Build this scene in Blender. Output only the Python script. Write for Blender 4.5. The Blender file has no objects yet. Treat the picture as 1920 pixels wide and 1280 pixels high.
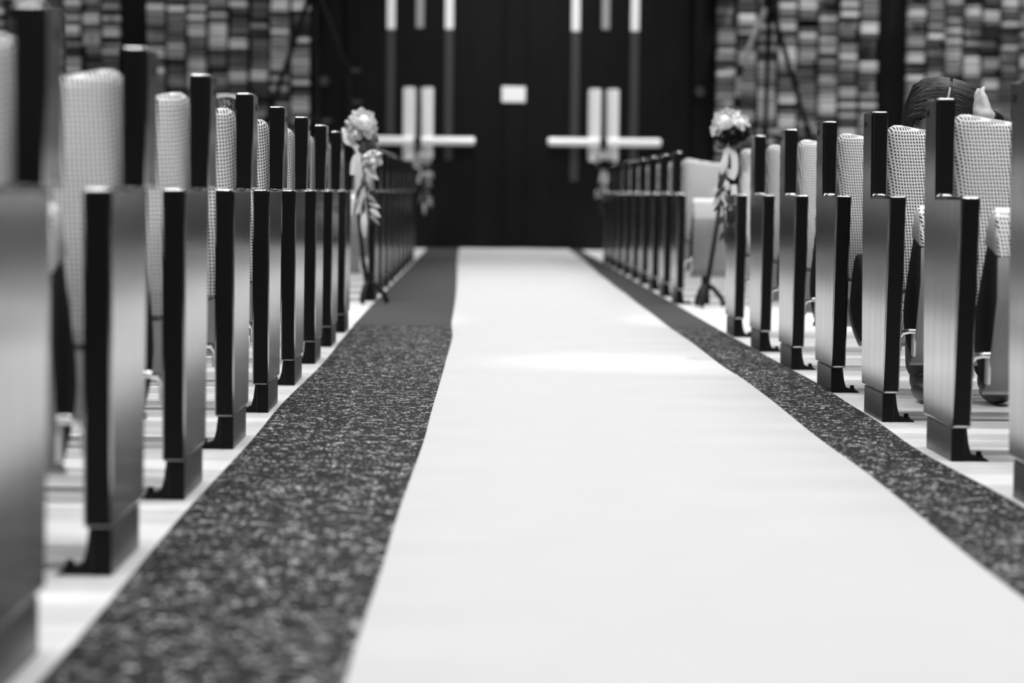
import bpy, bmesh, math, random
from mathutils import Vector, Matrix, Quaternion

SC = bpy.context.scene
COL = SC.collection
PI = math.pi

# ------------------------------------------------------------------ camera
FPX = 85.0 / 36.0 * 1920.0
CAM = Vector((0.0, 0.0, 0.6))
VPX, VPY, ROLL = 900.0, 359.5, 0.0105            # where +Y meets the picture, slope of the horizon
u, v = (VPX - 960.0) / FPX, (640.0 - VPY) / FPX
cr, sr = math.cos(ROLL), math.sin(ROLL)
u0, v0 = u * cr - v * sr, u * sr + v * cr         # undo the roll
pitch = -math.atan(v0)
yaw = math.atan2(u0, math.cos(pitch))
cam = bpy.data.cameras.new('camera')
cam.lens = 85.0
cam.sensor_width = 36.0
cam.clip_start = 0.05
cam.dof.use_dof = True
cam.dof.focus_distance = 6.8
cam.dof.aperture_fstop = 2.8
cam.dof.aperture_blades = 0
co = bpy.data.objects.new('camera', cam)
COL.objects.link(co)
co.matrix_world = (Matrix.Translation(CAM) @ Matrix.Rotation(yaw, 4, 'Z') @ Matrix.Rotation(PI / 2 + pitch, 4, 'X')
                   @ Matrix.Rotation(ROLL, 4, 'Z'))
SC.camera = co
CAMROT = co.matrix_world.to_3x3()


def at(px, py, d):
    """world point at distance d down the aisle that the photo shows at pixel px, py"""
    r = CAMROT @ Vector(((px - 960.0) / FPX, (640.0 - py) / FPX, -1.0))
    return CAM + r * (d / r.y)


# ------------------------------------------------------------------ light
SC.view_settings.view_transform = 'Standard'
SC.view_settings.look = 'None'
SC.view_settings.gamma = 1.0
SC.view_settings.exposure = 0.0
w = bpy.data.worlds.new('world')
SC.world = w
w.use_nodes = True
w.node_tree.nodes['Background'].inputs[0].default_value = (1, 1, 1, 1)
w.node_tree.nodes['Background'].inputs[1].default_value = 0.006


def area(name, loc, size, power, aim=(0, 0, -1), sy=None, spread=PI):
    l = bpy.data.lights.new(name, 'AREA')
    l.energy = power
    l.size = size
    if sy:
        l.shape = 'RECTANGLE'
        l.size_y = sy
    l.spread = spread
    o = bpy.data.objects.new(name, l)
    COL.objects.link(o)
    o.location = loc
    o.rotation_euler = Vector(aim).to_track_quat('-Z', 'Y').to_euler()
    return o


for d_ in (-1.0, 1.8, 4.6, 7.4, 10.2, 13.0, 15.6, 18.0):
    for x_ in (-2.6, 3.1):
        area('ceiling_lamp_light', (x_, d_, 5.6), 4.2, 95, sy=0.16, spread=PI * 0.72)
# downlights that graze the brick wall at the rear
for x_ in (-5.0, -3.0, 3.2, 5.2):
    area('wall_wash_light', (x_, 24.3, 5.4), 0.4, 170 if x_ > 0 else 95, (0, 0.35, -1.3))


area('door_fill_light', (0.3, 22.2, 5.2), 0.5, 17, (0, 0.8, -1.0), spread=PI * 0.3)  # added fill without a fixture, lifts the metal plates and bars on the doors




def spot(name, loc, aim, power, angle, blend=0.6, radius=0.05):
    l = bpy.data.lights.new(name, 'SPOT')
    l.energy = power
    l.spot_size = math.radians(angle)
    l.spot_blend = blend
    l.shadow_soft_size = radius
    o = bpy.data.objects.new(name, l)
    COL.objects.link(o)
    o.location = loc
    o.rotation_euler = (Vector(aim) - Vector(loc)).to_track_quat('-Z', 'Y').to_euler()


spot('flower_fill_light', (0.2, 6.2, 4.6), (-0.48, 10.4, 0.75), 700, 11)  # pair of added fills with no real source, they whiten the roses
spot('flower_fill_light', (0.3, 6.2, 4.6), (1.06, 10.4, 0.78), 700, 11)
spot('runner_spot_light', (2.9, 8.4, 5.4), (0.58, 8.4, 0.0), 560, 12.5, 1.0)


# ------------------------------------------------------------------ materials
def nt(name):
    m = bpy.data.materials.new(name)
    m.use_nodes = True
    t = m.node_tree
    return m, t, t.nodes['Principled BSDF']


def grey(g):
    return (g, g, g, 1.0)


def N(t, kind, **kw):
    n = t.nodes.new(kind)
    for k, val in kw.items():
        if k in n.inputs.keys() if hasattr(n.inputs, 'keys') else False:
            n.inputs[k].default_value = val
        else:
            setattr(n, k, val)
    return n


def mat(name, g, rough=0.5, metal=0.0, ior=1.5, noise=0.0, nscale=(20, 20, 20), bump=0.0, coat=0.0):
    m, t, b = nt(name)
    b.inputs['Roughness'].default_value = rough
    b.inputs['Metallic'].default_value = metal
    b.inputs['IOR'].default_value = ior
    b.inputs['Coat Weight'].default_value = coat
    b.inputs['Base Color'].default_value = grey(g)
    if noise or bump:
        tc = N(t, 'ShaderNodeTexCoord')
        mp = N(t, 'ShaderNodeMapping')
        mp.inputs['Scale'].default_value = nscale
        nz = N(t, 'ShaderNodeTexNoise')
        nz.inputs['Scale'].default_value = 1.0
        nz.inputs['Detail'].default_value = 4.0
        t.links.new(tc.outputs['Object'], mp.inputs['Vector'])
        t.links.new(mp.outputs['Vector'], nz.inputs['Vector'])
        if noise:
            rp = N(t, 'ShaderNodeMapRange')
            rp.inputs['From Min'].default_value = 0.3
            rp.inputs['From Max'].default_value = 0.7
            rp.inputs['To Min'].default_value = g * (1 - noise)
            rp.inputs['To Max'].default_value = g * (1 + noise)
            t.links.new(nz.outputs['Fac'], rp.inputs['Value'])
            t.links.new(rp.outputs['Result'], b.inputs['Base Color'])
        if bump:
            bp = N(t, 'ShaderNodeBump')
            bp.inputs['Strength'].default_value = 0.4
            bp.inputs['Distance'].default_value = bump
            t.links.new(nz.outputs['Fac'], bp.inputs['Height'])
            t.links.new(bp.outputs['Normal'], b.inputs['Normal'])
    return m


def weave_mat(name, thread, hole, cell, diag=False):
    """coarse basket weave: raised light threads, small dark gaps"""
    m, t, b = nt(name)
    b.inputs['Roughness'].default_value = 0.85
    b.inputs['Specular IOR Level'].default_value = 0.2
    tc = N(t, 'ShaderNodeTexCoord')
    sp = N(t, 'ShaderNodeSeparateXYZ')
    t.links.new(tc.outputs['Object'], sp.inputs[0])

    def mth(op, a, bb=None):
        n = N(t, 'ShaderNodeMath', operation=op)
        for i, q in enumerate((a, bb)):
            if q is None:
                continue
            if isinstance(q, (int, float)):
                n.inputs[i].default_value = q
            else:
                t.links.new(q, n.inputs[i])
        return n.outputs[0]
    nzd = N(t, 'ShaderNodeTexNoise')
    nzd.inputs['Scale'].default_value = 35.0
    t.links.new(tc.outputs['Object'], nzd.inputs['Vector'])
    wob = mth('MULTIPLY', mth('SUBTRACT', nzd.outputs['Fac'], 0.5), cell * 0.5)
    x, y, z = sp.outputs
    uu = mth('ADD', mth('ADD', x, mth('MULTIPLY', y, 0.6 if diag else 0.35)), wob)
    vv = mth('ADD', mth('SUBTRACT', z, mth('MULTIPLY', y, 0.5)), wob)
    su = mth('SINE', mth('MULTIPLY', uu, 2 * PI / cell))
    sv = mth('SINE', mth('MULTIPLY', vv, 2 * PI / cell))
    # gaps: dark where both waves are low
    h = mth('MAXIMUM', mth('ADD', mth('MULTIPLY', su, 0.8), 0.35), mth('ADD', sv, 0.1))
    mr = N(t, 'ShaderNodeMapRange')
    mr.inputs['From Min'].default_value = -0.2
    mr.inputs['From Max'].default_value = 0.85
    mr.inputs['To Min'].default_value = 0.0
    mr.inputs['To Max'].default_value = 1.0
    t.links.new(h, mr.inputs['Value'])
    mx = N(t, 'ShaderNodeMix', data_type='RGBA')
    mx.inputs[6].default_value = grey(hole)
    mx.inputs[7].default_value = grey(thread)
    t.links.new(mr.outputs['Result'], mx.inputs[0])
    t.links.new(mx.outputs[2], b.inputs['Base Color'])
    bp = N(t, 'ShaderNodeBump')
    bp.inputs['Strength'].default_value = 0.5
    bp.inputs['Distance'].default_value = 0.002
    t.links.new(mr.outputs['Result'], bp.inputs['Height'])
    t.links.new(bp.outputs['Normal'], b.inputs['Normal'])
    return m


def carpet_mat(name, base, fleck, amount):
    m, t, b = nt(name)
    b.inputs['Roughness'].default_value = 0.95
    b.inputs['Specular IOR Level'].default_value = 0.15
    tc = N(t, 'ShaderNodeTexCoord')
    vo = N(t, 'ShaderNodeTexVoronoi')
    vo.inputs['Scale'].default_value = 190.0
    t.links.new(tc.outputs['Object'], vo.inputs['Vector'])
    nz = N(t, 'ShaderNodeTexNoise')
    nz.inputs['Scale'].default_value = 26.0
    nz.inputs['Detail'].default_value = 3.0
    t.links.new(tc.outputs['Object'], nz.inputs['Vector'])
    ra = N(t, 'ShaderNodeSeparateColor')
    t.links.new(vo.outputs['Color'], ra.inputs[0])
    ad = N(t, 'ShaderNodeMath', operation='MULTIPLY_ADD')
    t.links.new(nz.outputs['Fac'], ad.inputs[0])
    ad.inputs[1].default_value = 0.9
    t.links.new(ra.outputs[0], ad.inputs[2])
    mr = N(t, 'ShaderNodeMapRange')
    mr.inputs['From Min'].default_value = 1.55 - amount
    mr.inputs['From Max'].default_value = 1.72 - amount
    t.links.new(ad.outputs[0], mr.inputs['Value'])
    mx = N(t, 'ShaderNodeMix', data_type='RGBA')
    mx.inputs[6].default_value = grey(base)
    mx.inputs[7].default_value = grey(fleck)
    t.links.new(mr.outputs['Result'], mx.inputs[0])
    t.links.new(mx.outputs[2], b.inputs['Base Color'])
    nf = N(t, 'ShaderNodeTexNoise')
    nf.inputs['Scale'].default_value = 160.0
    t.links.new(tc.outputs['Object'], nf.inputs['Vector'])
    bp = N(t, 'ShaderNodeBump')
    bp.inputs['Strength'].default_value = 1.0
    bp.inputs['Distance'].default_value = 0.006
    t.links.new(nf.outputs['Fac'], bp.inputs['Height'])
    t.links.new(bp.outputs['Normal'], b.inputs['Normal'])
    return m


def brick_mat():
    m, t, b = nt('grey_brick')
    b.inputs['Roughness'].default_value = 0.8
    ge = N(t, 'ShaderNodeNewGeometry')
    mr = N(t, 'ShaderNodeMapRange')
    mr.inputs['To Min'].default_value = 0.05
    mr.inputs['To Max'].default_value = 0.72
    pw = N(t, 'ShaderNodeMath', operation='POWER')
    pw.inputs[1].default_value = 1.9
    t.links.new(ge.outputs['Random Per Island'], pw.inputs[0])
    t.links.new(pw.outputs[0], mr.inputs['Value'])
    t.links.new(mr.outputs['Result'], b.inputs['Base Color'])
    return m


M = {}
M['wood'] = mat('dark_lacquered_wood', 0.43, 0.16, 1.0, 1.5, 0.2, (60, 60, 2.2))
M['edge'] = mat('shaded_wood_edge', 0.003, 0.5, 0, 1.28)  # shade put into the colour: near-black wood for faces turned to the camera
M['plinth'] = mat('dark_scuffed_plinth', 0.02, 0.33, 0, 1.5, 0.7, (40, 40, 20), 0.002)
M['blackmetal'] = mat('black_metal', 0.005, 0.5, 0.0, 1.3)
M['chrome'] = mat('chrome', 0.75, 0.18, 1.0)
M['weave'] = weave_mat('light_basket_weave', 0.80, 0.012, 0.0077)
M['weave_dark'] = weave_mat('dark_seat_fabric', 0.045, 0.006, 0.006, True)
M['shell'] = mat('grey_seat_shell', 0.22, 0.4, 0, 1.5, 0.1, (30, 30, 4))
M['floor'] = mat('pale_polished_floor', 0.92, 0.32, 0, 1.5, 0.10, (3, 30, 3))
M['carpet'] = carpet_mat('dark_flecked_carpet', 0.024, 0.85, 0.232)
M['carpet_plain'] = carpet_mat('plain_dark_carpet', 0.06, 0.10, 0.1)
M['runner'] = mat('white_cloth_runner', 0.50, 0.9, 0, 1.4, 0.012, (6, 3, 6), 0.0012)
M['brick'] = brick_mat()
M['mortar'] = mat('dark_wall_backing', 0.012, 0.9)
M['pier'] = mat('black_pier', 0.003, 0.7, 0, 1.25)
M['door'] = mat('dark_door_wood', 0.003, 0.5, 0, 1.28, 0.4, (14, 14, 0.8))
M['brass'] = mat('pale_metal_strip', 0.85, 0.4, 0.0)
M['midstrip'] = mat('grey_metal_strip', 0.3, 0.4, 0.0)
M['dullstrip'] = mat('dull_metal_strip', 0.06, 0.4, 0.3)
M['steel'] = mat('brushed_steel', 0.88, 0.35, 0.15)
M['white'] = mat('white_card', 0.8, 0.6)
M['petal'] = mat('white_petal', 0.92, 0.8)
M['petal_dark'] = mat('dark_petal', 0.03, 0.6)
M['leaf'] = mat('dusty_green_leaf', 0.17, 0.55, 0, 1.5, 0.4, (40, 40, 40))
M['leaf_dark'] = mat('dark_leaf', 0.02, 0.5)
M['leaf_pale'] = mat('pale_leaf', 0.5, 0.55)
M['ribbon'] = mat('pale_satin_ribbon', 0.62, 0.4)
M['berry'] = mat('small_bud', 0.45, 0.4, 0, 1.5, 0.6, (60, 60, 60))
M['alu'] = mat('grey_metal_tube', 0.5, 0.35, 0.4)
M['skin'] = mat('skin', 0.42, 0.55)
M['hair'] = mat('dark_hair', 0.010, 0.5, 0, 1.35, 0.6, (120, 120, 10))
M['blouse'] = mat('dark_blouse', 0.025, 0.8)
M['trousers'] = mat('dark_trousers', 0.03, 0.85)
M['shoe'] = mat('black_shoe', 0.02, 0.35)
gm, gt, gb = nt('clear_glass')
gb.inputs['Transmission Weight'].default_value = 1.0
gb.inputs['Roughness'].default_value = 0.02
gb.inputs['IOR'].default_value = 1.45
M['glass'] = gm


# ------------------------------------------------------------------ helpers
def tag(o, label=None, cat=None, group=None, kind=None):
    if label:
        o['label'] = label
    if cat:
        o['category'] = cat
    if group:
        o['group'] = group
    if kind:
        o['kind'] = kind
    return o


def obj(name, bm, m, parent=None, angle=35, smooth=True, flip=False):
    bmesh.ops.recalc_face_normals(bm, faces=bm.faces[:])
    me = bpy.data.meshes.new(name)
    bm.to_mesh(me)
    bm.free()
    me.materials.append(m)
    if smooth:
        for p in me.polygons:
            p.use_smooth = True
        me.set_sharp_from_angle(angle=math.radians(angle))
    o = bpy.data.objects.new(name, me)
    COL.objects.link(o)
    if smooth and angle == 35:
        wn = o.modifiers.new('even_normals', 'WEIGHTED_NORMAL')
        wn.keep_sharp = True
        wn.weight = 90
    if parent:
        o.parent = parent
    return o


def empty(name, loc, label=None, cat=None, group=None):
    o = bpy.data.objects.new(name, None)
    o.empty_display_size = 0.1
    COL.objects.link(o)
    o.location = loc
    tag(o, label, cat, group)
    return o


def box(bm, x0, x1, y0, y1, z0, z1, bev=0.0, seg=2):
    vs = [bm.verts.new((x, y, z)) for z in (z0, z1) for y in (y0, y1) for x in (x0, x1)]
    fs = [bm.faces.new([vs[i] for i in f]) for f in ((0, 2, 3, 1), (4, 5, 7, 6), (0, 1, 5, 4), (2, 6, 7, 3), (0, 4, 6, 2), (1, 3, 7, 5))]
    if bev:
        es = list({e for f in fs for e in f.edges})
        bmesh.ops.bevel(bm, geom=es, offset=bev, segments=seg, affect='EDGES', profile=0.5)


def prism(bm, pts, x0, x1, bev=0.0, seg=2):
    """closed outline in (y, z), extruded along x"""
    a = [bm.verts.new((x0, p[0], p[1])) for p in pts]
    b = [bm.verts.new((x1, p[0], p[1])) for p in pts]
    n = len(pts)
    fs = [bm.faces.new(a), bm.faces.new(b[::-1])]
    for i in range(n):
        fs.append(bm.faces.new((a[i], b[i], b[(i + 1) % n], a[(i + 1) % n])))
    bmesh.ops.recalc_face_normals(bm, faces=fs)
    if bev:
        es = list({e for f in fs for e in f.edges})
        bmesh.ops.bevel(bm, geom=es, offset=bev, segments=seg, affect='EDGES', profile=0.5)


def frames(pts):
    out = []
    n = len(pts)
    up = Vector((0.13, 0.31, 1)).normalized()
    for i in range(n):
        a = pts[max(i - 1, 0)]
        b = pts[min(i + 1, n - 1)]
        t = (b - a).normalized()
        s = t.cross(up)
        if s.length < 1e-3:
            s = t.cross(Vector((1, 0, 0)))
        s.normalize()
        up = s.cross(t).normalized()
        out.append((s, up))
    return out


def tube(bm, pts, r, seg=10, flat=1.0):
    pts = [Vector(p) for p in pts]
    rs = r if isinstance(r, (list, tuple)) else [r] * len(pts)
    rings = []
    for p, (s, q), rr in zip(pts, frames(pts), rs):
        rings.append([bm.verts.new(p + s * (math.cos(a) * rr) + q * (math.sin(a) * rr * flat))
                      for a in [2 * PI * k / seg for k in range(seg)]])
    for a, b in zip(rings, rings[1:]):
        for k in range(seg):
            bm.faces.new((a[k], a[(k + 1) % seg], b[(k + 1) % seg], b[k]))
    bm.faces.new(rings[0][::-1])
    bm.faces.new(rings[-1])


def ellipsoid(bm, c, r, rot=None, sub=3):
    q = bmesh.ops.create_icosphere(bm, subdivisions=sub, radius=1.0)
    mt = Matrix.Translation(Vector(c)) @ (rot.to_matrix().to_4x4() if rot else Matrix.Identity(4)) @ Matrix.Diagonal((*r, 1))
    bmesh.ops.transform(bm, matrix=mt, verts=q['verts'])


def lathe(bm, prof, c=(0, 0, 0), seg=24):
    rings = []
    for r, z in prof:
        rings.append([bm.verts.new((c[0] + r * math.cos(2 * PI * k / seg), c[1] + r * math.sin(2 * PI * k / seg), c[2] + z)) for k in range(seg)])
    for a, b in zip(rings, rings[1:]):
        for k in range(seg):
            bm.faces.new((a[k], a[(k + 1) % seg], b[(k + 1) % seg], b[k]))
    return rings


def grid_strip(bm, rows, thick):
    """rows: list of rows of top points; closed below by thick"""
    top = [[bm.verts.new(p) for p in r] for r in rows]
    bot = [[bm.verts.new(Vector(p) - Vector((0, 0, thick))) for p in r] for r in rows]
    ni, nj = len(rows), len(rows[0])
    for i in range(ni - 1):
        for j in range(nj - 1):
            bm.faces.new((top[i][j], top[i][j + 1], top[i + 1][j + 1], top[i + 1][j]))
            bm.faces.new((bot[i][j], bot[i + 1][j], bot[i + 1][j + 1], bot[i][j + 1]))
    for i in range(ni - 1):
        for j, s in ((0, 1), (nj - 1, -1)):
            bm.faces.new((top[i][j], top[i + 1][j], bot[i + 1][j], bot[i][j]))
    for j in range(nj - 1):
        for i in (0, ni - 1):
            bm.faces.new((top[i][j], top[i][j + 1], bot[i][j + 1], bot[i][j]))


def interp(tab, d):
    if d <= tab[0][0]:
        return tab[0][1]
    for (a, x), (b, y) in zip(tab, tab[1:]):
        if d <= b:
            k = (d - a) / (b - a)
            k = k * k * (3 - 2 * k)
            return x + (y - x) * k
    return tab[-1][1]


def mirror(bm, s):
    if s < 0:
        for vv in bm.verts:
            vv.co.x = -vv.co.x
        bmesh.ops.reverse_faces(bm, faces=bm.faces[:])
    return bm


def kids(o):
    return [c for c in bpy.data.objects if c.parent == o]


def copy_tree(o, parent=None):
    c = o.copy()
    COL.objects.link(c)
    c.parent = parent
    for ch in kids(o):
        copy_tree(ch, c)
    return c


# ------------------------------------------------------------------ the room
WALL_Y = 25.3
bm = bmesh.new()
box(bm, -9, 10, -3, WALL_Y + 0.6, -0.2, 0.0)
tag(obj('floor', bm, M['floor'], smooth=False), kind='structure')


def flat_strip(name, m, left, right, d0, d1, n, z, thick, cols=4, wave=0.0):
    rng = random.Random(len(name))
    bm = bmesh.new()
    rows = []
    for i in range(n + 1):
        d = d0 + (d1 - d0) * i / n
        a, b = interp(left, d), interp(right, d)
        rows.append([(a + (b - a) * j / cols, d, z + wave * (0.5 + 0.5 * math.sin(d * 1.9 + j * 0.35) * math.cos(d * 0.83 - j * 0.3))) for j in range(cols + 1)])
    grid_strip(bm, rows, thick)
    return obj(name, bm, m)


o = flat_strip('aisle_carpet', M['carpet'], [(1, -.53), (3, -.525), (4.5, -.538), (5.6, -.536), (6.7, -.545), (8.2, -.535), (10.5, -.55)],
               [(1, 1.05), (4.7, 1.05), (5.6, 1.035), (6.6, 1.06), (7.7, 1.075), (8.5, 1.068), (10.5, 1.06)], -1.0, 10.62, 90, 0.006, 0.0055)
tag(o, 'dark flecked aisle carpet under the near half of the white runner', 'carpet')
o = flat_strip('aisle_carpet', M['carpet_plain'], [(10, -.553), (12.5, -.557), (13.0, -.556), (25, -.545)],
               [(10, 1.06), (25, 1.06)], 10.66, WALL_Y - 0.02, 60, 0.007, 0.0065)
tag(o, 'plain dark carpet beyond the seam, running to the double doors', 'carpet')
RL = [(1.0, -.15), (2.95, -.155), (3.9, -.147), (6, -.125), (8.2, -.113), (9.7, -.105), (11, -.122), (25, -.205)]
RR = [(1.0, .78), (3.5, .803), (5.5, .828), (7.0, .842), (7.7, .845), (8.3, .838), (9.5, .84), (14, .855), (25, .93)]
o = flat_strip('aisle_runner', M['runner'], RL, RR, -0.9, WALL_Y - 0.1, 260, 0.0105, 0.003, 16, 0.006)
tag(o, 'long white cloth aisle runner laid on the dark carpet up to the doors', 'runner')

# brick wall, one mesh: stacked bond, runs of bricks pushed in and out
DOOR_L, DOOR_R = at(640, 300, WALL_Y).x, at(1297, 300, WALL_Y).x


def brick_wall(name, x0, x1, seed):
    rng = random.Random(seed)
    bm = bmesh.new()
    pw, ph = 0.191, 0.0535
    nc = int((x1 - x0) / pw)
    pw = (x1 - x0) / nc
    for c in range(nc):
        xa = x0 + c * pw
        z = 0.0
        while z < 4.75:
            run = rng.choice((1, 1, 2, 2, 3, 3, 4, 5, 6))
            r = rng.random()
            out = -0.13 if r < 0.24 else (0.0 if r < 0.55 else (0.03 if r < 0.85 else 0.07))
            out += rng.uniform(-.008, .008)
            for k in range(run):
                j = rng.uniform(-.004, .004)
                yf = WALL_Y - 0.14 - out + j
                box(bm, xa + 0.019, xa + pw - 0.019, yf, WALL_Y + 0.05, z + 0.006, z + ph - 0.006)
                z += ph
            if rng.random() < 0.25:
                z += 0.012
    o = obj(name, bm, M['brick'], smooth=False)
    return tag(o, kind='structure')


P1 = (at(230, 100, WALL_Y).x, at(276, 100, WALL_Y).x)
P2 = (at(584, 100, WALL_Y).x, DOOR_L)
P3 = (DOOR_R, at(1340, 100, WALL_Y).x)
P4 = (at(1644, 100, WALL_Y).x, at(1696, 100, WALL_Y).x)
brick_wall('wall_rear', -7.5, P1[0], 3)
brick_wall('wall_rear', P1[1], P2[0], 11)
brick_wall('wall_rear', P3[1], P4[0], 23)
brick_wall('wall_rear', P4[1], 8.5, 37)
bm = bmesh.new()
box(bm, -9, 10, WALL_Y + 0.12, WALL_Y + 0.4, 0, 5)
tag(obj('wall_backing', bm, M['mortar'], smooth=False), kind='structure')
for i, (a, b) in enumerate((P1, P2, P3, P4)):
    bm = bmesh.new()
    box(bm, a, b, WALL_Y - 0.03, WALL_Y + 0.12, 0, 4.8, 0.01)
    tag(obj('trim_%d' % (i + 1), bm, M['pier']), kind='structure')
MX0, MX1 = at(944, 300, WALL_Y).x, at(984, 300, WALL_Y).x
bm = bmesh.new()
box(bm, MX0, MX1, WALL_Y + 0.0, WALL_Y + 0.12, 0, 4.8, 0.01)
tag(obj('trim_5', bm, M['pier']), kind='structure')


def make_door(name, x0, x1, cx, flip, strips, plate_y, bar, bar_y):
    """dark leaf with vertical metal strips, a tall twin push plate and a crossbar"""
    root = bpy.data.objects.new(name, None)
    COL.objects.link(root)
    root.location = ((x0 + x1) / 2, WALL_Y + 0.02, 0)
    root['kind'] = 'structure'
    ox = -(x0 + x1) / 2
    yf = 0.0
    bm = bmesh.new()
    box(bm, x0 + ox + 0.004, x1 + ox - 0.004, 0.0, 0.06, 0.01, 4.7, 0.006)
    obj('leaf', bm, M['door'], root)
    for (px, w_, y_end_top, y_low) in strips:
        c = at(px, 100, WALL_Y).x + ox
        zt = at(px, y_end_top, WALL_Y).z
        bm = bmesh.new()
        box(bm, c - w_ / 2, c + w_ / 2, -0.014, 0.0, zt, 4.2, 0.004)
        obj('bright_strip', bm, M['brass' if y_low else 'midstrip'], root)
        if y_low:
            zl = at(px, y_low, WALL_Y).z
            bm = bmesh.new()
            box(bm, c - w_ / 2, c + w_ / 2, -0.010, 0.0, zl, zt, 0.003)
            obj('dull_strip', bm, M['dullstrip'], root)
    cxx = at(cx, 100, WALL_Y).x + ox
    zt, zb = at(cx, plate_y[0], WALL_Y).z, at(cx, plate_y[1], WALL_Y).z
    bm = bmesh.new()
    box(bm, cxx - 0.165, cxx + 0.165, -0.012, 0.0, zb + .02, zt, 0.006)
    pl = obj('push_plate', bm, M['dullstrip'], root)
    for s in (-1, 1):
        c = cxx + s * 0.095
        bm = bmesh.new()
        pts = [(c, -0.028, zb), (c, -0.028, zb + .03), (c, -0.028, zt - .02), (c, -0.028, zt)]
        tube(bm, pts, [.05, .066, .066, .055], 20, 0.45)
        obj('grip_plate', bm, M['steel'], pl)
    xb0, xb1 = at(bar[0], bar_y, WALL_Y).x + ox, at(bar[1], bar_y, WALL_Y).x + ox
    zc = at((bar[0] + bar[1]) / 2, bar_y, WALL_Y).z
    bm = bmesh.new()
    tube(bm, [(xb0, -.09, zc), (xb0 + .02, -.09, zc), (xb1 - .02, -.09, zc), (xb1, -.09, zc)], [.03, .043, .043, .03], 18)
    br = obj('crossbar', bm, M['steel'], root)
    bm = bmesh.new()
    tube(bm, [(cxx, -0.002, zc), (cxx, -.115, zc), (cxx, -.15, zc)], [.055, .05, .035], 20)
    obj('lock_boss', bm, M['blackmetal'], br)
    bm = bmesh.new()
    for xx in (xb0 + .08, xb1 - .08):
        tube(bm, [(xx, 0, zc), (xx, -.09, zc)], .016, 10)
    obj('bar_bracket', bm, M['blackmetal'], br)
    return root


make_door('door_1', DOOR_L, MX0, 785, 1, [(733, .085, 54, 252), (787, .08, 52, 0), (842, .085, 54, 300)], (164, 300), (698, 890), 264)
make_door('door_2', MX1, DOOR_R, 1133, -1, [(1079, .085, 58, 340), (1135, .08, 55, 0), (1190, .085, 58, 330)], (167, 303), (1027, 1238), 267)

bm = bmesh.new()
a, b = at(941, 162, WALL_Y), at(985, 192, WALL_Y)
box(bm, a.x, b.x, WALL_Y - 0.012, WALL_Y + 0.002, b.z, a.z, 0.008, 3)
tag(obj('notice_plate', bm, M['white']), 'small blank white plate on the black post between the two doors', 'sign')
for px, py, lab in ((1312, 172, 'small round wall button on the dark post right of the double doors'),
                    (608, 152, 'small round wall button on the dark post left of the double doors')):
    p = at(px, py, WALL_Y)
    bm = bmesh.new()
    tube(bm, [(p.x, WALL_Y - .028, p.z), (p.x, WALL_Y - .035 - .02, p.z), (p.x, WALL_Y - .062, p.z)], [.05, .048, .03], 20)
    tag(obj('wall_button', bm, M['dullstrip']), lab, 'button')


# ------------------------------------------------------------------ pews
def cushion(bm, x0, x1, yoff, thick, zb, ztop, dip, edge=0.042):
    nx = 22
    zs = 12
    rings = []
    for i in range(nx + 1):
        f = i / nx
        f = 0.5 - 0.5 * math.cos(PI * f)
        x = x0 + (x1 - x0) * f
        e = min(x - x0, x1 - x) / edge
        k = 1.0 if e >= 1 else math.sqrt(max(0.0, 1 - (1 - e) ** 2))
        fc = (x - (x0 + x1) / 2) / ((x1 - x0) / 2)
        zt = ztop - dip * (1 - fc * fc) - 0.046 * (1 - k)
        zlo = zb + 0.03 * (1 - k)
        th = thick * (0.25 + 0.75 * k)
        ring = []
        for j in range(zs + 1):                      # up the front
            q = j / zs
            z = zlo + (zt - 0.022 - zlo) * q
            yf = yoff + 0.245 + 0.10 * ((z - 0.3) / 0.5) ** 1.5 if z > .3 else yoff + 0.245
            yf += 0.018 * (fc * fc - 1) * 0.0
            ring.append((x, yf + (thick - th) / 2, z))
        yt = ring[-1][1]
        for j in range(1, 8):                        # over the rounded top
            a = PI * j / 8
            ring.append((x, yt + th / 2 - math.cos(a) * th / 2, zt - 0.022 + math.sin(a) * 0.03))
        for j in range(zs, -1, -1):                  # down the back
            ring.append((x, ring[j][1] + th, ring[j][2]))
        rings.append([bm.verts.new(p) for p in ring])
    n = len(rings[0])
    for a, b in zip(rings, rings[1:]):
        for k in range(n):
            bm.faces.new((a[k], a[(k + 1) % n], b[(k + 1) % n], b[k]))
    bm.faces.new(rings[0])
    bm.faces.new(rings[-1][::-1])


PAN = [(-.030, .50), (-.044, .45), (-.046, .37), (-.004, .27), (.036, .20), (.064, .168), (.10, .158),
       (.165, .192), (.215, .235), (.235, .275), (.226, .32), (.155, .425), (.105, .49), (.068, .55), (.03, .570), (-.010, .555)]
SHELL = [(-.049, .465), (-.056, .37), (-.012, .264), (.028, .194), (.060, .158), (.10, .146), (.10, .157), (.064, .169),
         (.036, .203), (-.002, .272), (-.044, .372), (-.040, .465)]


def rot_yz(pts, c, a):
    ca, sa = math.cos(a), math.sin(a)
    return [(c[0] + (y - c[0]) * ca - (z - c[1]) * sa, c[1] + (y - c[0]) * sa + (z - c[1]) * ca) for y, z in pts]


SEATW, SEATGAP = 0.47, 0.05


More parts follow.
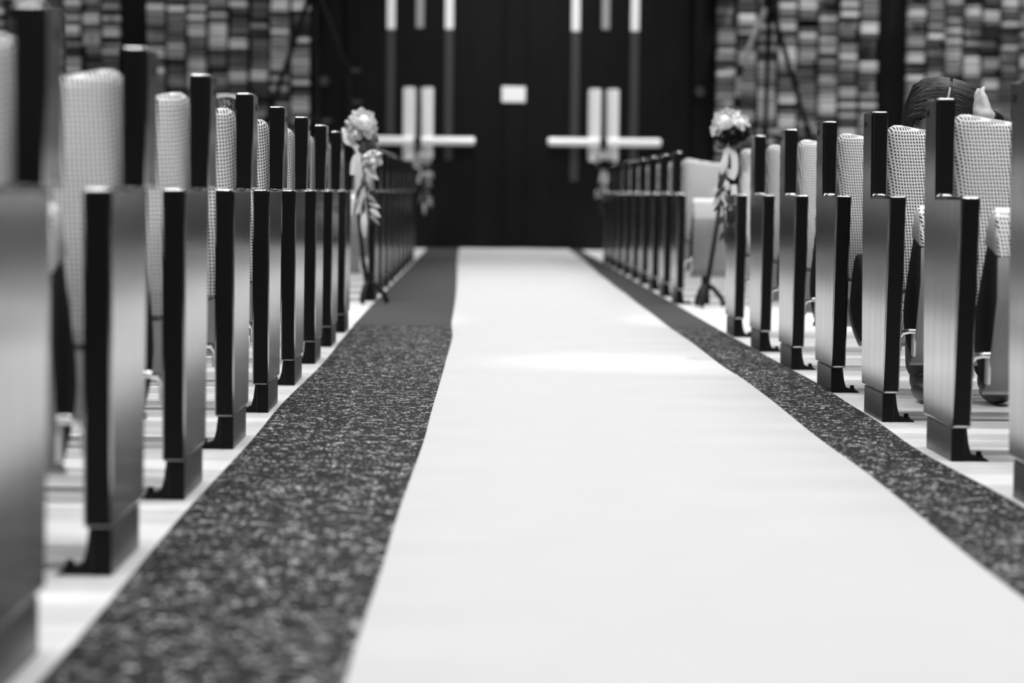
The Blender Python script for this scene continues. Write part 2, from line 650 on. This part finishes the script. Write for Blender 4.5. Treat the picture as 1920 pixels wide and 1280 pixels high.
def end_panel(root, x, s, toward=1):
    """one shaped end panel at local x, thickness inward (toward=1) or outward (-1)"""
    t = 0.045 * toward
    bm = bmesh.new()
    if s > 0:
        prism(bm, [(0, .076), (-.052, .60), (.253, .60), (.263, .832), (.410, .832), (.404, .60), (.356, .076)], x, x + t, 0.0070, 3)
    else:
        prism(bm, [(0, .076), (-.004, .60), (.404, .60), (.356, .076)], x, x + t, 0.0070, 3)
    p = obj('end_panel', mirror(bm, s), M['wood'], root)
    boards = [p]
    if s < 0:
        bm = bmesh.new()
        prism(bm, [(.278, .5985), (.288, .832), (.416, .832), (.409, .5985)], x - .015 * toward, x + .028 * toward, 0.0070, 3)
        boards.append(obj('upright', mirror(bm, s), M['wood'], p))
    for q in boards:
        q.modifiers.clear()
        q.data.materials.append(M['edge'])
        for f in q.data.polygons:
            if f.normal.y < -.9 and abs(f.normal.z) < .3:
                f.material_index = 1  # camera-facing fronts get the painted-in shade
            if f.area > .003:
                f.use_smooth = False
    bm = bmesh.new()
    prism(bm, [(.012, 0.0), (.012, .075), (.315, .075), (.315, 0.0)], x + .002 * toward, x + .034 * toward, 0.0015, 1)
    pl = obj('plinth', mirror(bm, s), M['plinth'], root)
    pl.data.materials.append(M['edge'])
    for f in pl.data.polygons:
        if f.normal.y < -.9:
            f.material_index = 1  # plinth front is painted dark as if in shade too
    bm = bmesh.new()
    xs = x + .033 * toward
    prof = [(0, 0.0), (0, .078), (.005, .078), (.010, .04), (.016, .018), (.030, .011), (.052, .006), (.058, 0.0)]
    vs0 = [bm.verts.new((xs + q[0] * toward, .018, q[1])) for q in prof]
    vs1 = [bm.verts.new((xs + q[0] * toward, .075, q[1])) for q in prof]
    n = len(prof)
    bm.faces.new(vs0)
    bm.faces.new(vs1[::-1])
    for i in range(n):
        bm.faces.new((vs0[i], vs1[i], vs1[(i + 1) % n], vs0[(i + 1) % n]))
    ft = obj('foot_bracket', mirror(bm, s), M['blackmetal'], root)
    bm = bmesh.new()
    lathe_pts = [(xs + .039 * toward, .045, .006), (xs + .039 * toward, .045, .012), (xs + .039 * toward, .045, .0121), (xs + .039 * toward, .045, .021)]
    tube(bm, lathe_pts, [.010, .010, .0065, .0065], 6)
    obj('bolt', mirror(bm, s), M['blackmetal'], ft)
    if toward == 1:
        bm = bmesh.new()
        e = .015 if s < 0 else 0
        box(bm, x - .0008 - e, x + .003 - e, .354, .382, .790, .806, 0.0008, 1)
        obj('screw_hole', mirror(bm, s), M['pier'], p)
    return p


def make_pew(s, nseat, open_first=False):
    root = empty('pew', (0, 0, 0))
    end_panel(root, 0.0, s)
    x = 0.04 + SEATGAP
    for i in range(nseat):
        bm = bmesh.new()
        cushion(bm, x - 0.035 - (.024 if s < 0 else 0), x + SEATW + (.035 if s > 0 else .010), 0.0, 0.07, 0.345, 0.80, 0.035)
        br = obj('backrest', mirror(bm, s), M['weave'], root, 60)
        bm = bmesh.new()
        cushion(bm, x - 0.02, x + SEATW + 0.02, 0.069, 0.016, 0.33, 0.755, 0.03, 0.02)
        obj('back_board', mirror(bm, s), M['wood'], br, 60)
        op = open_first and i == 0
        pr = (lambda q: rot_yz(q, (.12, .40), -PI / 2 + 0.06)) if False else (lambda q: q)
        if op:
            # seat swung down: the cushion lies flat under the sitter
            def pr(q):
                return [(yy, zz - 0.0) for yy, zz in rot_yz(q, (.11, .30), PI / 2 - 0.1)]
        bm = bmesh.new()
        prism(bm, pr(PAN), x, x + SEATW, 0.012, 2)
        pan = obj('seat_pan', mirror(bm, s), M['weave_dark'], root, 50)
        bm = bmesh.new()
        prism(bm, pr([(-.050, .462), (-.036, .51), (-.014, .560), (.03, .578), (.073, .556), (.112, .490), (.07, .482), (.0, .470)]), x - .004, x + SEATW + .004, 0.010, 3)
        obj('seat_lip', mirror(bm, s), M['weave'], pan, 60)
        bm = bmesh.new()
        prism(bm, pr(SHELL), x - .004, x + SEATW + .004, 0.002, 1)
        obj('seat_shell', mirror(bm, s), M['shell'], pan, 50)
        if not op:
            bm = bmesh.new()
            tube(bm, [(x - .044, .03, .19), (x - .043, .03, .225), (x - .034, .025, .239), (x - .016, .02, .243), (x + .004, .012, .243), (x + .02, .03, .243)], .0075, 10)
            obj('hinge_rod', mirror(bm, s), M['chrome'], root)
            bm = bmesh.new()
            box(bm, x - .007, x - .001, .015, .055, .175, .236, .002, 1)
            obj('hinge_plate', mirror(bm, s), M['steel'], pan)
        x += SEATW + 0.06
    bm = bmesh.new()
    box(bm, .038, x - .03, .335, .365, .35, .40, .004)
    obj('support_rail', mirror(bm, s), M['blackmetal'], root)
    bm = bmesh.new()
    box(bm, .09, x - .06, .395, .470, .700, .712, .003)
    bx_ = obj('book_ledge', mirror(bm, s), M['wood'], root)
    end_panel(root, x + 0.03, s, -1)
    return root


XL, XR = -0.562, 1.073
NEAR = [2.784 + 0.925 * k for k in range(9)]
NEARR = [2.611 + 0.942 * k for k in range(9)]
FAR = [13.15 + 0.935 * k for k in range(9)]
ORD = ['first', 'second', 'third', 'fourth', 'fifth', 'sixth', 'seventh', 'eighth', 'ninth']
protoL = make_pew(-1, 3)
protoR = make_pew(1, 3)
usedL = usedR = False


def place_pew(side, d, label, group, root=None):
    global usedL, usedR
    if root is None:
        if side < 0:
            root = copy_tree(protoL) if usedL else protoL
            usedL = True
        else:
            root = copy_tree(protoR) if usedR else protoR
            usedR = True
    root.location = (XL if side < 0 else XR, d, 0)
    tag(root, label, 'pew', group)
    return root


for k, d in enumerate(NEAR):
    lab = {0: 'dark blurred pew nearest the camera, left of the runner, post cut by picture edge',
           3: 'dark wooden pew with a clear glass behind its pale backrest, left of the runner',
           8: 'dark pew with flowers on its post, left of the runner, before the cross aisle'}.get(
        k, '%s dark wooden pew from the camera, left of the white runner, pale woven backrests' % ORD[k])
    place_pew(-1, d, lab, 'pews left of the runner, before the cross aisle')
for k, d in enumerate(NEARR):
    if k < 2:
        continue
    j = k - 2
    lab = {0: 'dark wooden pew cut by the picture edge, nearest the camera right of the runner',
           3: '%s dark pew from the camera, right of the runner, with a person seated' % ORD[j],
           6: 'dark pew with flowers on its post, right of the runner, before the cross aisle'}.get(
        j, '%s dark wooden pew from the camera, right of the white runner, pale woven backrests' % ORD[j])
    place_pew(1, d, lab, 'pews right of the runner, before the cross aisle', make_pew(1, 3, True) if k == 5 else None)
for k, d in enumerate(FAR):
    for side in (-1, 1):
        sd = 'left' if side < 0 else 'right'
        if k == 0:
            lab = 'first dark pew beyond the cross aisle, %s of the runner, behind a black floor stand' % sd
        elif k == 8:
            lab = 'last dark pew before the doors, %s of the runner, flowers on its post' % sd
        else:
            lab = '%s dark blurred pew beyond the cross aisle, %s of the white runner' % (ORD[k], sd)
        place_pew(side, d, lab, 'pews %s of the runner, beyond the cross aisle' % sd)

# clear glass on the ledge behind the fourth backrest
gd = NEAR[3] + 0.430
gp = at(424, 190, gd)
bm = bmesh.new()
lathe(bm, [(.0, .004), (.026, .004), (.027, .0), (.029, .002), (.033, .118), (.0345, .121), (.0335, .123), (.0315, .120), (.0275, .014), (.0, .012)], seg=32)
o = obj('drinking_glass', bm, M['glass'], None, 60)
o.location = (gp.x, gd, 0.7125)
tag(o, 'clear drinking glass standing on the ledge behind a pale backrest', 'glass')


# ------------------------------------------------------------------ flowers
def petal(bm, base, out, up, length, width, cup, rng):
    side = out.cross(up).normalized()
    rows = []
    for i in range(6):
        q = i / 5
        wv = width * math.sin(PI * (0.12 + 0.80 * q)) ** 0.8
        row = []
        for j in range(5):
            a = (j / 4 - .5) * 2
            bend = cup * (q ** 1.5)
            p = base + up * (length * q) + out * (length * 0.55 * math.sin(q * 1.9) * (1 - cup) + length * 0.25 * q) - out * (a * a * width * 0.35)
            p += side * (a * wv)
            row.append(p)
        rows.append(row)
    n = (side * 0.0 + out) * 0.0012
    fr = [[bm.verts.new(p + n) for p in r] for r in rows]
    bk = [[bm.verts.new(p - n) for p in r] for r in rows]
    for i in range(5):
        for j in range(4):
            bm.faces.new((fr[i][j], fr[i][j + 1], fr[i + 1][j + 1], fr[i + 1][j]))
            bm.faces.new((bk[i][j], bk[i + 1][j], bk[i + 1][j + 1], bk[i][j + 1]))


def rose(name, parent, c, axis, r, m, seed):
    rng = random.Random(seed)
    axis = Vector(axis).normalized()
    q = Vector((0, 0, 1)).rotation_difference(axis)
    bm = bmesh.new()
    ellipsoid(bm, Vector(c) + axis * r * .2, (r * .42, r * .42, r * .6), q, 2)
    for layer, (nn, rad, cup, ln) in enumerate(((3, .18, .85, .95), (4, .34, .6, 1.0), (5, .46, .35, 1.0), (6, .5, .0, .95))):
        for k in range(nn):
            a = 2 * PI * k / nn + layer * .7 + rng.uniform(-.15, .15)
            out = q @ Vector((math.cos(a), math.sin(a), 0))
            petal(bm, Vector(c) - axis * r * .45 + out * r * rad * .5, out, axis, r * ln * 1.15, r * .55, cup, rng)
    return obj(name, bm, m, parent, 70)


def leaf(name, parent, p0, direction, length, width, m, droop=0.3, nrm=(0, -1, 0)):
    d = Vector(direction).normalized()
    n = Vector(nrm)
    s = d.cross(n).normalized()
    n = s.cross(d).normalized()
    bm = bmesh.new()
    rows = []
    for i in range(9):
        q = i / 8
        c = Vector(p0) + d * length * q + n * (math.sin(q * PI) * length * .12) + Vector((0, 0, -droop * length * q * q))
        wv = width * math.sin(PI * min(1, .04 + q * .96)) ** .75
        rows.append([c - s * wv - n * wv * .25, c + n * .0, c + s * wv - n * wv * .25])
    f = [[bm.verts.new(p + n * .0008) for p in r] for r in rows]
    b = [[bm.verts.new(p - n * .0008) for p in r] for r in rows]
    for i in range(8):
        for j in range(2):
            bm.faces.new((f[i][j], f[i][j + 1], f[i + 1][j + 1], f[i + 1][j]))
            bm.faces.new((b[i][j], b[i + 1][j], b[i + 1][j + 1], b[i][j + 1]))
    return obj(name, bm, m, parent, 70)


def ribbon(name, parent, pts, width, m):
    bm = bmesh.new()
    pts = [Vector(p) for p in pts]
    # smooth through the points
    sm = []
    for i in range(len(pts) - 1):
        p0, p1, p2, p3 = pts[max(i - 1, 0)], pts[i], pts[i + 1], pts[min(i + 2, len(pts) - 1)]
        for k in range(6):
            q = k / 6
            sm.append(0.5 * ((2 * p1) + (p2 - p0) * q + (2 * p0 - 5 * p1 + 4 * p2 - p3) * q * q + (3 * p1 - p0 - 3 * p2 + p3) * q ** 3))
    sm.append(pts[-1])
    rings = []
    for i, (p, (s, n)) in enumerate(zip(sm, frames(sm))):
        t = (sm[min(i + 1, len(sm) - 1)] - sm[max(i - 1, 0)]).normalized()
        sd = t.cross(Vector((0, -1, 0)))
        if sd.length < .05:
            sd = s
        sd.normalize()
        nn = sd.cross(t).normalized() * .0008
        rings.append([bm.verts.new(p - sd * width / 2 - nn), bm.verts.new(p + sd * width / 2 - nn), bm.verts.new(p + sd * width / 2 + nn), bm.verts.new(p - sd * width / 2 + nn)])
    for a, b in zip(rings, rings[1:]):
        for k in range(4):
            bm.faces.new((a[k], a[(k + 1) % 4], b[(k + 1) % 4], b[k]))
    bm.faces.new(rings[0][::-1])
    bm.faces.new(rings[-1])
    return obj(name, bm, m, parent, 60)


def swag(loc, label, group, L):
    """flowers tied to the top of a pew post; L holds the layout in metres from the post's top aisle corner, x towards the picture's right"""
    root = empty('flower_swag', loc, label, 'flowers', group)
    for i, (c, ax, r, mk) in enumerate(L['roses']):
        rose('rose', root, c, ax, r, M[mk], i + int(abs(loc[0]) * 100))
    for c, r in L['buds']:
        bm = bmesh.new()
        ellipsoid(bm, c, (r, r, r * 1.15), None, 2)
        obj('bud', bm, M['berry'], root)
    for args in L['leaves']:
        p0, d, ln, wd, mk, dr = args
        leaf('leaf', root, p0, d, ln, wd, M[mk], dr)
    for pts, wd in L['ribbons']:
        ribbon('ribbon', root, pts, wd, M['ribbon'])
    bm = bmesh.new()
    tube(bm, L['stem'], .004, 6)
    obj('stem', bm, M['leaf_dark'], root)
    return root


def chain(x0, z0, x1, z1, n, ln, wd, seed, y=-.06, mk='leaf'):
    rng = random.Random(seed)
    out = []
    for i in range(n):
        q = i / (n - 1)
        p = (x0 + (x1 - x0) * q, y + rng.uniform(-.015, .015), z0 + (z1 - z0) * q)
        sgn = 1 if i % 2 else -1
        d = (sgn * rng.uniform(.35, .9), rng.uniform(-.4, .1), -rng.uniform(.6, 1.0))
        out.append((p, d, ln * rng.uniform(.75, 1.15), wd * rng.uniform(.8, 1.2), mk if rng.random() < .75 else 'leaf_dark', .15))
    return out


LY = {
    'roses': [((.056, -.075, .058), (.35, -.7, .55), .052, 'petal'), ((.030, -.075, .015), (.0, -1, .1), .034, 'petal'),
              ((.080, -.06, .020), (.6, -.7, .2), .036, 'petal'), ((.092, -.05, -.095), (.35, -.8, -.35), .044, 'petal')],
    'buds': [((.005, -.06, .075), .011), ((.0, -.06, .05), .010), ((.018, -.065, .085), .010), ((-.012, -.06, .06), .008),
             ((.012, -.07, .062), .011), ((.022, -.07, .045), .010), ((-.004, -.06, .035), .009), ((.014, -.08, .005), .010),
             ((.018, -.06, .1), .009), ((.035, -.06, .105), .007)],
    'leaves': [((.06, -.06, -.005), (.75, -.4, -.55), .075, .030, 'leaf_dark', .1), ((.05, -.055, -.005), (.35, -.3, -.9), .08, .032, 'leaf_dark', .1),
               ((.075, -.055, .0), (1, -.2, -.25), .055, .024, 'leaf_dark', .1), ((.02, -.06, .03), (-1, -.3, .25), .05, .010, 'leaf', .1),
               ((.088, -.06, -.125), (.55, -.3, -.8), .055, .012, 'leaf', .1), ((.080, -.06, -.15), (.8, -.3, -.5), .060, .011, 'leaf_pale', .1),
               ((.070, -.06, -.155), (-.2, -.3, -1), .070, .011, 'leaf_dark', .1), ((.072, -.06, -.19), (.6, -.3, -.8), .060, .010, 'leaf', .1),
               ((.070, -.06, -.215), (.85, -.3, -.45), .065, .010, 'leaf_dark', .1), ((.074, -.06, -.245), (.75, -.3, -.6), .060, .010, 'leaf', .1),
               ((.086, -.06, -.285), (.95, -.3, -.25), .055, .010, 'leaf_pale', .1), ((.090, -.06, -.31), (.8, -.3, -.5), .060, .012, 'leaf_pale', .1),
               ((.088, -.06, -.335), (.75, -.3, -.6), .065, .009, 'leaf', .1), ((.060, -.06, -.20), (-.45, -.2, -.9), .075, .008, 'leaf_dark', .1),
               ((.048, -.06, -.235), (-.25, -.2, -1), .095, .008, 'leaf', .05), ((.068, -.06, -.26), (-.1, -.2, -1), .070, .009, 'leaf_dark', .1),
               ((.064, -.06, -.315), (.03, -.1, -1), .125, .014, 'leaf_pale', 0), ((.03, -.06, -.27), (-.1, -.2, -1), .080, .006, 'leaf', .1)],
    'ribbons': [([(-.020, -.045, .035), (-.016, -.06, .012), (-.01, -.065, -.02), (.012, -.07, -.03), (.035, -.07, -.05), (.048, -.07, -.085)], .026),
                ([(.05, -.065, -.075), (.028, -.07, -.09), (.018, -.07, -.12), (.016, -.07, -.165)], .022)],
    'stem': [(.03, -.035, .03), (.05, -.04, -.08), (.07, -.045, -.2), (.09, -.045, -.38)],
}
RY = {
    'roses': [((-.025, -.06, .075), (-.3, -.7, .55), .050, 'petal'), ((.030, -.06, .07), (.5, -.7, .4), .040, 'petal'),
              ((-.055, -.05, .045), (-.8, -.6, .1), .032, 'petal'), ((.0, -.075, .030), (.0, -1, .0), .036, 'petal_dark'),
              ((.036, -.06, .030), (.3, -1, .0), .036, 'petal_dark'), ((-.035, -.06, .018), (-.3, -1, -.2), .034, 'petal_dark')],
    'buds': [((.0, -.05, .125), .007), ((.015, -.05, .118), .008), ((-.012, -.05, .118), .007), ((.03, -.05, .122), .006), ((-.05, -.05, .085), .009)],
    'leaves': [((.0, -.05, .01), (.4, -.4, -.6), .06, .026, 'leaf_dark', .1), ((-.03, -.05, .01), (-.4, -.4, -.6), .06, .026, 'leaf_dark', .1),
               ((.02, -.05, .02), (1, -.3, -.2), .05, .02, 'leaf_dark', .1), ((-.02, -.06, -.06), (-.3, -.3, -1), .09, .016, 'leaf_pale', .1)]
    + chain(-.02, -.10, -.045, -.24, 7, .06, .014, 15, -.06, 'leaf_pale') + chain(-.03, -.2, -.02, -.38, 7, .06, .009, 18, -.06, 'leaf_dark'),
    'ribbons': [([(.065, -.02, .0), (.05, -.045, .008), (.02, -.05, .006), (-.01, -.055, -.015), (-.025, -.06, -.07), (-.03, -.06, -.12)], .026),
                ([(-.005, -.06, -.02), (.012, -.06, -.07), (.014, -.06, -.13), (.0, -.06, -.165)], .030),
                ([(.012, -.06, -.19), (.015, -.06, -.25), (.005, -.06, -.30)], .026)],
    'stem': [(.0, -.035, .02), (-.02, -.04, -.1), (-.03, -.045, -.25), (-.02, -.045, -.44)],
}
SG = 'flower swags on the pew posts'
swag((XL, NEAR[8] + .28, .832), 'white rose swag with trailing leaves, left of the runner before the cross aisle', SG, LY)
swag((XR, NEARR[8] + .26, .832), 'white and dark rose swag with wrapped ribbon, right of the runner before the cross aisle', SG, RY)
swag((XL + .02, FAR[8] + .27, .832), 'blurred white flower swag on the last pew post left, below the door crossbar', SG, LY)
far_r = dict(RY)
swag((XR + .0, FAR[8] + .27, .832), 'blurred white flower swag on the last pew post right, below the door crossbar', SG, RY)


# ------------------------------------------------------------------ stands
def floor_stand(base, top, label):
    root = empty('floor_stand', base, label, 'stand')
    t = Vector(top) - Vector(base)
    bm = bmesh.new()
    tube(bm, [(0, 0, .06), t * .5, t], [.014, .012, .011], 10)
    obj('pole', bm, M['blackmetal'], root)
    bm = bmesh.new()
    tube(bm, [(0, 0, .02), (0, 0, .17)], [.026, .020], 12)
    obj('hub', bm, M['blackmetal'], root)
    for a in (0.05, 1.95, 4.45):
        c, s_ = math.cos(a), math.sin(a)
        bm = bmesh.new()
        tube(bm, [(0, 0, .13), (c * .045, s_ * .045, .10), (c * .085, s_ * .085, .055), (c * .10, s_ * .10, .018), (c * .085, s_ * .085, .012)], [.012, .014, .014, .014, .010], 8)
        obj('leg', bm, M['blackmetal'], root)
    return root


floor_stand((at(1322, 573, 12.75).x, 12.75, 0), at(1362, 300, 12.75), 'black floor stand on curved feet, leaning, right of the runner in the cross aisle')
floor_stand((at(690, 571, 12.75).x, 12.75, 0), at(672, 400, 12.75), 'black floor stand on curved feet, left of the runner in the cross aisle')


def tripod(apex, label, outer, inner, inner_mat, knee, lever):
    """telescopic tripod; outer and inner are the feet"""
    a = Vector(apex)
    root = empty('tripod_stand', (a.x, a.y, 0), label, 'tripod')
    z = a.z
    bm = bmesh.new()
    tube(bm, [(0, 0, z - .5), (0, 0, z + .7)], .025, 12)
    obj('column', bm, M['blackmetal'], root)
    bm = bmesh.new()
    tube(bm, [(0, 0, z - .10), (0, 0, z - .06), (0, 0, z + .06), (0, 0, z + .10)], [.04, .06, .06, .045], 16)
    obj('collar', bm, M['blackmetal'], root)
    top = Vector((0, 0, z))
    for foot, mk in ((outer, 'blackmetal'), ((0.05, 0.75, 0.0), 'blackmetal'), (inner, inner_mat)):
        f = Vector(foot)
        bm = bmesh.new()
        kn = Vector(knee) if foot is inner else top.lerp(f, .5)
        tube(bm, [top, kn, f + Vector((0, 0, .02))], [.026, .022, .016], 10)
        lg = obj('leg', bm, M[mk], root)
        for q in (0.0, .17):
            p = kn.lerp(f, q)
            dv = (f - kn).normalized()
            bm = bmesh.new()
            tube(bm, [p - dv * .05, p - dv * .045, p + dv * .045, p + dv * .05], [.026, .036, .036, .026], 12)
            obj('leg_lock', bm, M['blackmetal'], lg)
            bm = bmesh.new()
            sg = -1 if f.x < 0 else 1
            tube(bm, [p, p + Vector((sg * .11, -.02, .005)), p + Vector((sg * .125, -.02, .005))], [.018, .018, .010], 8)
            obj('lock_lever', bm, M[lever], lg)
        bm = bmesh.new()
        ellipsoid(bm, f + Vector((0, 0, .025)), (.03, .03, .025), None, 2)
        obj('foot', bm, M['blackmetal'], lg)
    return root


TD = 22.4
ap = at(1443, 0, TD)
tripod(ap, 'tall tripod stand with one pale leg before the bricks, right of the doors', (at(1582, 480, TD).x - ap.x, -.15, 0), (at(1350, 480, TD).x - ap.x, -.25, 0), 'alu',
       at(1386, 133, TD - .1) - Vector((ap.x, ap.y, 0)), 'alu')
ap = at(588, -30, TD)
tripod(ap, 'tall black tripod stand before the bricks, left of the doors', (at(420, 480, TD).x - ap.x, -.15, 0), (at(668, 480, TD).x - ap.x, -.25, 0), 'blackmetal',
       at(651, 132, TD - .1) - Vector((ap.x, ap.y, 0)), 'dullstrip')


# ------------------------------------------------------------------ person
def capsule(bm, pts, rs, seg=14):
    tube(bm, pts, rs, seg)
    for p, r in zip(pts, rs):
        ellipsoid(bm, p, (r, r, r), None, 2)


def remesh(o, vox, smooth=6):
    md = o.modifiers.new('join', 'REMESH')
    md.mode = 'VOXEL'
    md.voxel_size = vox
    md.use_smooth_shade = True
    ms = o.modifiers.new('soften', 'SMOOTH')
    ms.factor = .5
    ms.iterations = smooth
    return o


SEATY = NEARR[5]
PX = XR + 0.335
hd = at(1768, 205, SEATY - 0.30)
root = empty('person', (PX, SEATY + .12, 0), 'person with long dark hair bending forward in the pews, one hand at the face', 'person')
B = Vector((PX, SEATY + .12, 0))


def L_(x, y, z):
    return Vector((x, y, z)) - B


hx = hd.x
H = L_(hx, SEATY - .30, .815)                       # head centre
HQ = Quaternion((1, 0, 0), math.radians(48)) @ Quaternion((0, 0, 1), math.radians(-14))
NK = L_(hx + .02, SEATY - .16, .775)
CH = L_(PX + .02, SEATY - .04, .70)
PV = L_(PX, SEATY + .14, .56)
body = bmesh.new()


def hp(x, y, z):
    return H + HQ @ Vector((x, y, z))


ellipsoid(body, H + HQ @ Vector((0, .012, .018)), (.074, .090, .092), HQ, 3)
ellipsoid(body, hp(0, -.018, -.045), (.058, .066, .072), HQ, 3)          # jaw
ellipsoid(body, hp(0, -.095, -.022), (.013, .016, .022), HQ, 2)          # nose
ellipsoid(body, hp(0, -.078, -.066), (.022, .010, .008), HQ, 2)          # lips
for s in (-1, 1):
    ellipsoid(body, hp(s * .075, .012, -.012), (.010, .018, .028), HQ, 2)   # ears
    ellipsoid(body, hp(s * .031, -.076, .012), (.022, .010, .007), HQ, 2)   # brow
capsule(body, [hp(0, .03, -.06), NK, CH], [.052, .058, .09])
capsule(body, [CH, CH.lerp(PV, .5), PV], [.125, .118, .135])
ellipsoid(body, CH + Vector((0, .02, .02)), (.185, .10, .085), None, 3)
ellipsoid(body, PV + Vector((0, 0, -.01)), (.175, .13, .115), None, 3)
# legs
for s in (-1, 1):
    hip = PV + Vector((s * .085, 0, -.025))
    kn = L_(PX + s * .10, SEATY - .30, .50)
    an = L_(PX + s * .10, SEATY - .25, .09)
    capsule(body, [hip, kn], [.082, .058])
    capsule(body, [kn, kn.lerp(an, .35), an], [.056, .055, .036])
# arm that lifts the hand to the face
W = at(1849, 220, SEATY - .43) - B
hand_tip = at(1822, 172, SEATY - .345) - B
SHR = CH + Vector((.175, .0, .03))
ELR = at(1945, 295, SEATY - .34) - B
capsule(body, [SHR, ELR], [.052, .040])
capsule(body, [ELR, W], [.040, .026])
SHL = CH + Vector((-.175, .0, .03))
ELL = L_(PX - .20, SEATY - .20, .60)
WL = L_(PX - .06, SEATY - .36, .60)
capsule(body, [SHL, ELL], [.052, .040])
capsule(body, [ELL, WL], [.040, .026])


def hand(bm, wrist, tip, side, spread):
    ax = (tip - wrist)
    ln = ax.length
    ax.normalize()
    sd = (side - ax * side.dot(ax)).normalized()
    nm = ax.cross(sd).normalized()
    palm = wrist + ax * ln * .28
    capsule(bm, [wrist, palm - sd * .012], [.022, .020])
    for k in range(4):
        o_ = (k - 1.5) * .017
        capsule(bm, [wrist + ax * .015 + sd * o_ * .6, wrist + ax * ln * .48 + sd * o_], [.013, .0125])
        fl = (.46, .54, .51, .40)[k] * ln
        b0 = wrist + ax * ln * .48 + sd * o_
        m1 = b0 + ax * fl * .5 + nm * .006 + sd * o_ * spread
        e1 = b0 + ax * fl * .92 + nm * .022 + sd * o_ * spread * 1.6
        capsule(bm, [b0, m1, e1], [.0098, .0090, .0075], 10)
    tb = wrist + ax * ln * .18 - sd * .026
    capsule(bm, [wrist + ax * .01 - sd * .01, tb, tb + ax * .030 - sd * .020 + nm * .008, tb + ax * .052 - sd * .024 + nm * .014], [.015, .0125, .0105, .0085], 10)


hand(body, W, W + (hand_tip - W).normalized() * .130, Vector((.45, -.85, 0)), .05)
hand(body, WL, WL + Vector((.09, -.06, -.03)).normalized() * .15, Vector((0, -.5, .8)), .2)
bo = obj('body', body, M['skin'], root)
remesh(bo, .0055, 4)
# clothes
bm = bmesh.new()
ellipsoid(bm, CH + Vector((0, .02, .018)), (.200, .115, .098), None, 3)
capsule(bm, [CH, CH.lerp(PV, .5), PV], [.142, .134, .150])
capsule(bm, [SHR, ELR], [.064, .052])
capsule(bm, [ELR, ELR.lerp(W, .8)], [.052, .037])
capsule(bm, [SHL, ELL], [.064, .052])
capsule(bm, [ELL, ELL.lerp(WL, .8)], [.052, .037])
remesh(obj('blouse', bm, M['blouse'], root), .009, 5)
bm = bmesh.new()
ellipsoid(bm, PV + Vector((0, 0, -.015)), (.188, .142, .122), None, 3)
for s in (-1, 1):
    hip = PV + Vector((s * .085, 0, -.025))
    kn = L_(PX + s * .10, SEATY - .30, .50)
    an = L_(PX + s * .10, SEATY - .25, .11)
    capsule(bm, [hip, kn], [.096, .070])
    capsule(bm, [kn, an], [.070, .055])
remesh(obj('trousers', bm, M['trousers'], root), .010, 5)
for s in (-1, 1):
    bm = bmesh.new()
    c = L_(PX + s * .10, SEATY - .30, .045)
    ellipsoid(bm, c + Vector((0, -.02, -.008)), (.044, .115, .036), None, 3)
    ellipsoid(bm, c + Vector((0, .05, .02)), (.040, .05, .05), None, 3)
    for q in bm.verts:
        q.co.z = max(q.co.z, 0.001)
    obj('shoe', bm, M['shoe'], root)
# watch strap on the raised wrist
bm = bmesh.new()
wd = (ELR - W).normalized()
tube(bm, [W + wd * .008, W + wd * .010, W + wd * .040, W + wd * .042], [.029, .0315, .0335, .031], 20)
obj('wrist_strap', bm, M['blackmetal'], root)
# hair: cap plus strands hanging from a centre parting
rng = random.Random(4)
bm = bmesh.new()
ellipsoid(bm, H + HQ @ Vector((0, .022, .030)), (.080, .090, .076), HQ, 3)
for side in (-1, 1):
    for k in range(96):
        q = k / 95
        yy = -.062 + .15 * q                       # along the parting, front to nape
        rt = hp(side * .004, yy, .114 - 0.55 * (yy - .02) ** 2 * 10)
        ou = hp(side * (.088 + rng.uniform(-.006, .012)), yy * .9 + rng.uniform(-.01, .01), .045)
        lo = hp(side * (.098 + rng.uniform(-.008, .014)), yy * .8 + rng.uniform(-.01, .01), -.03)
        end = lo + Vector((side * rng.uniform(-.01, .02), rng.uniform(-.03, .01), -rng.uniform(.15, .26)))
        mid = lo.lerp(end, .5) + Vector((side * .008, 0, 0))
        arc = []
        for w_ in (0.22, 0.45, 0.68):
            tt = w_ * PI / 2
            a_, b_ = math.sin(tt), math.cos(tt)
            loc_ = Vector((side * (.004 + .088 * a_), yy * (1 - .1 * w_), .040 + (.074 - 5.5 * (yy - .02) ** 2) * b_))
            arc.append(H + HQ @ (loc_ + Vector((rng.uniform(-.002, .003), 0, rng.uniform(-.002, .003)))))
        tube(bm, [rt] + arc + [ou, lo, mid, end], [.0055, .0055, .006, .0065, .007, .007, .006, .002], 6)
obj('hair', bm, M['hair'], root, 70)
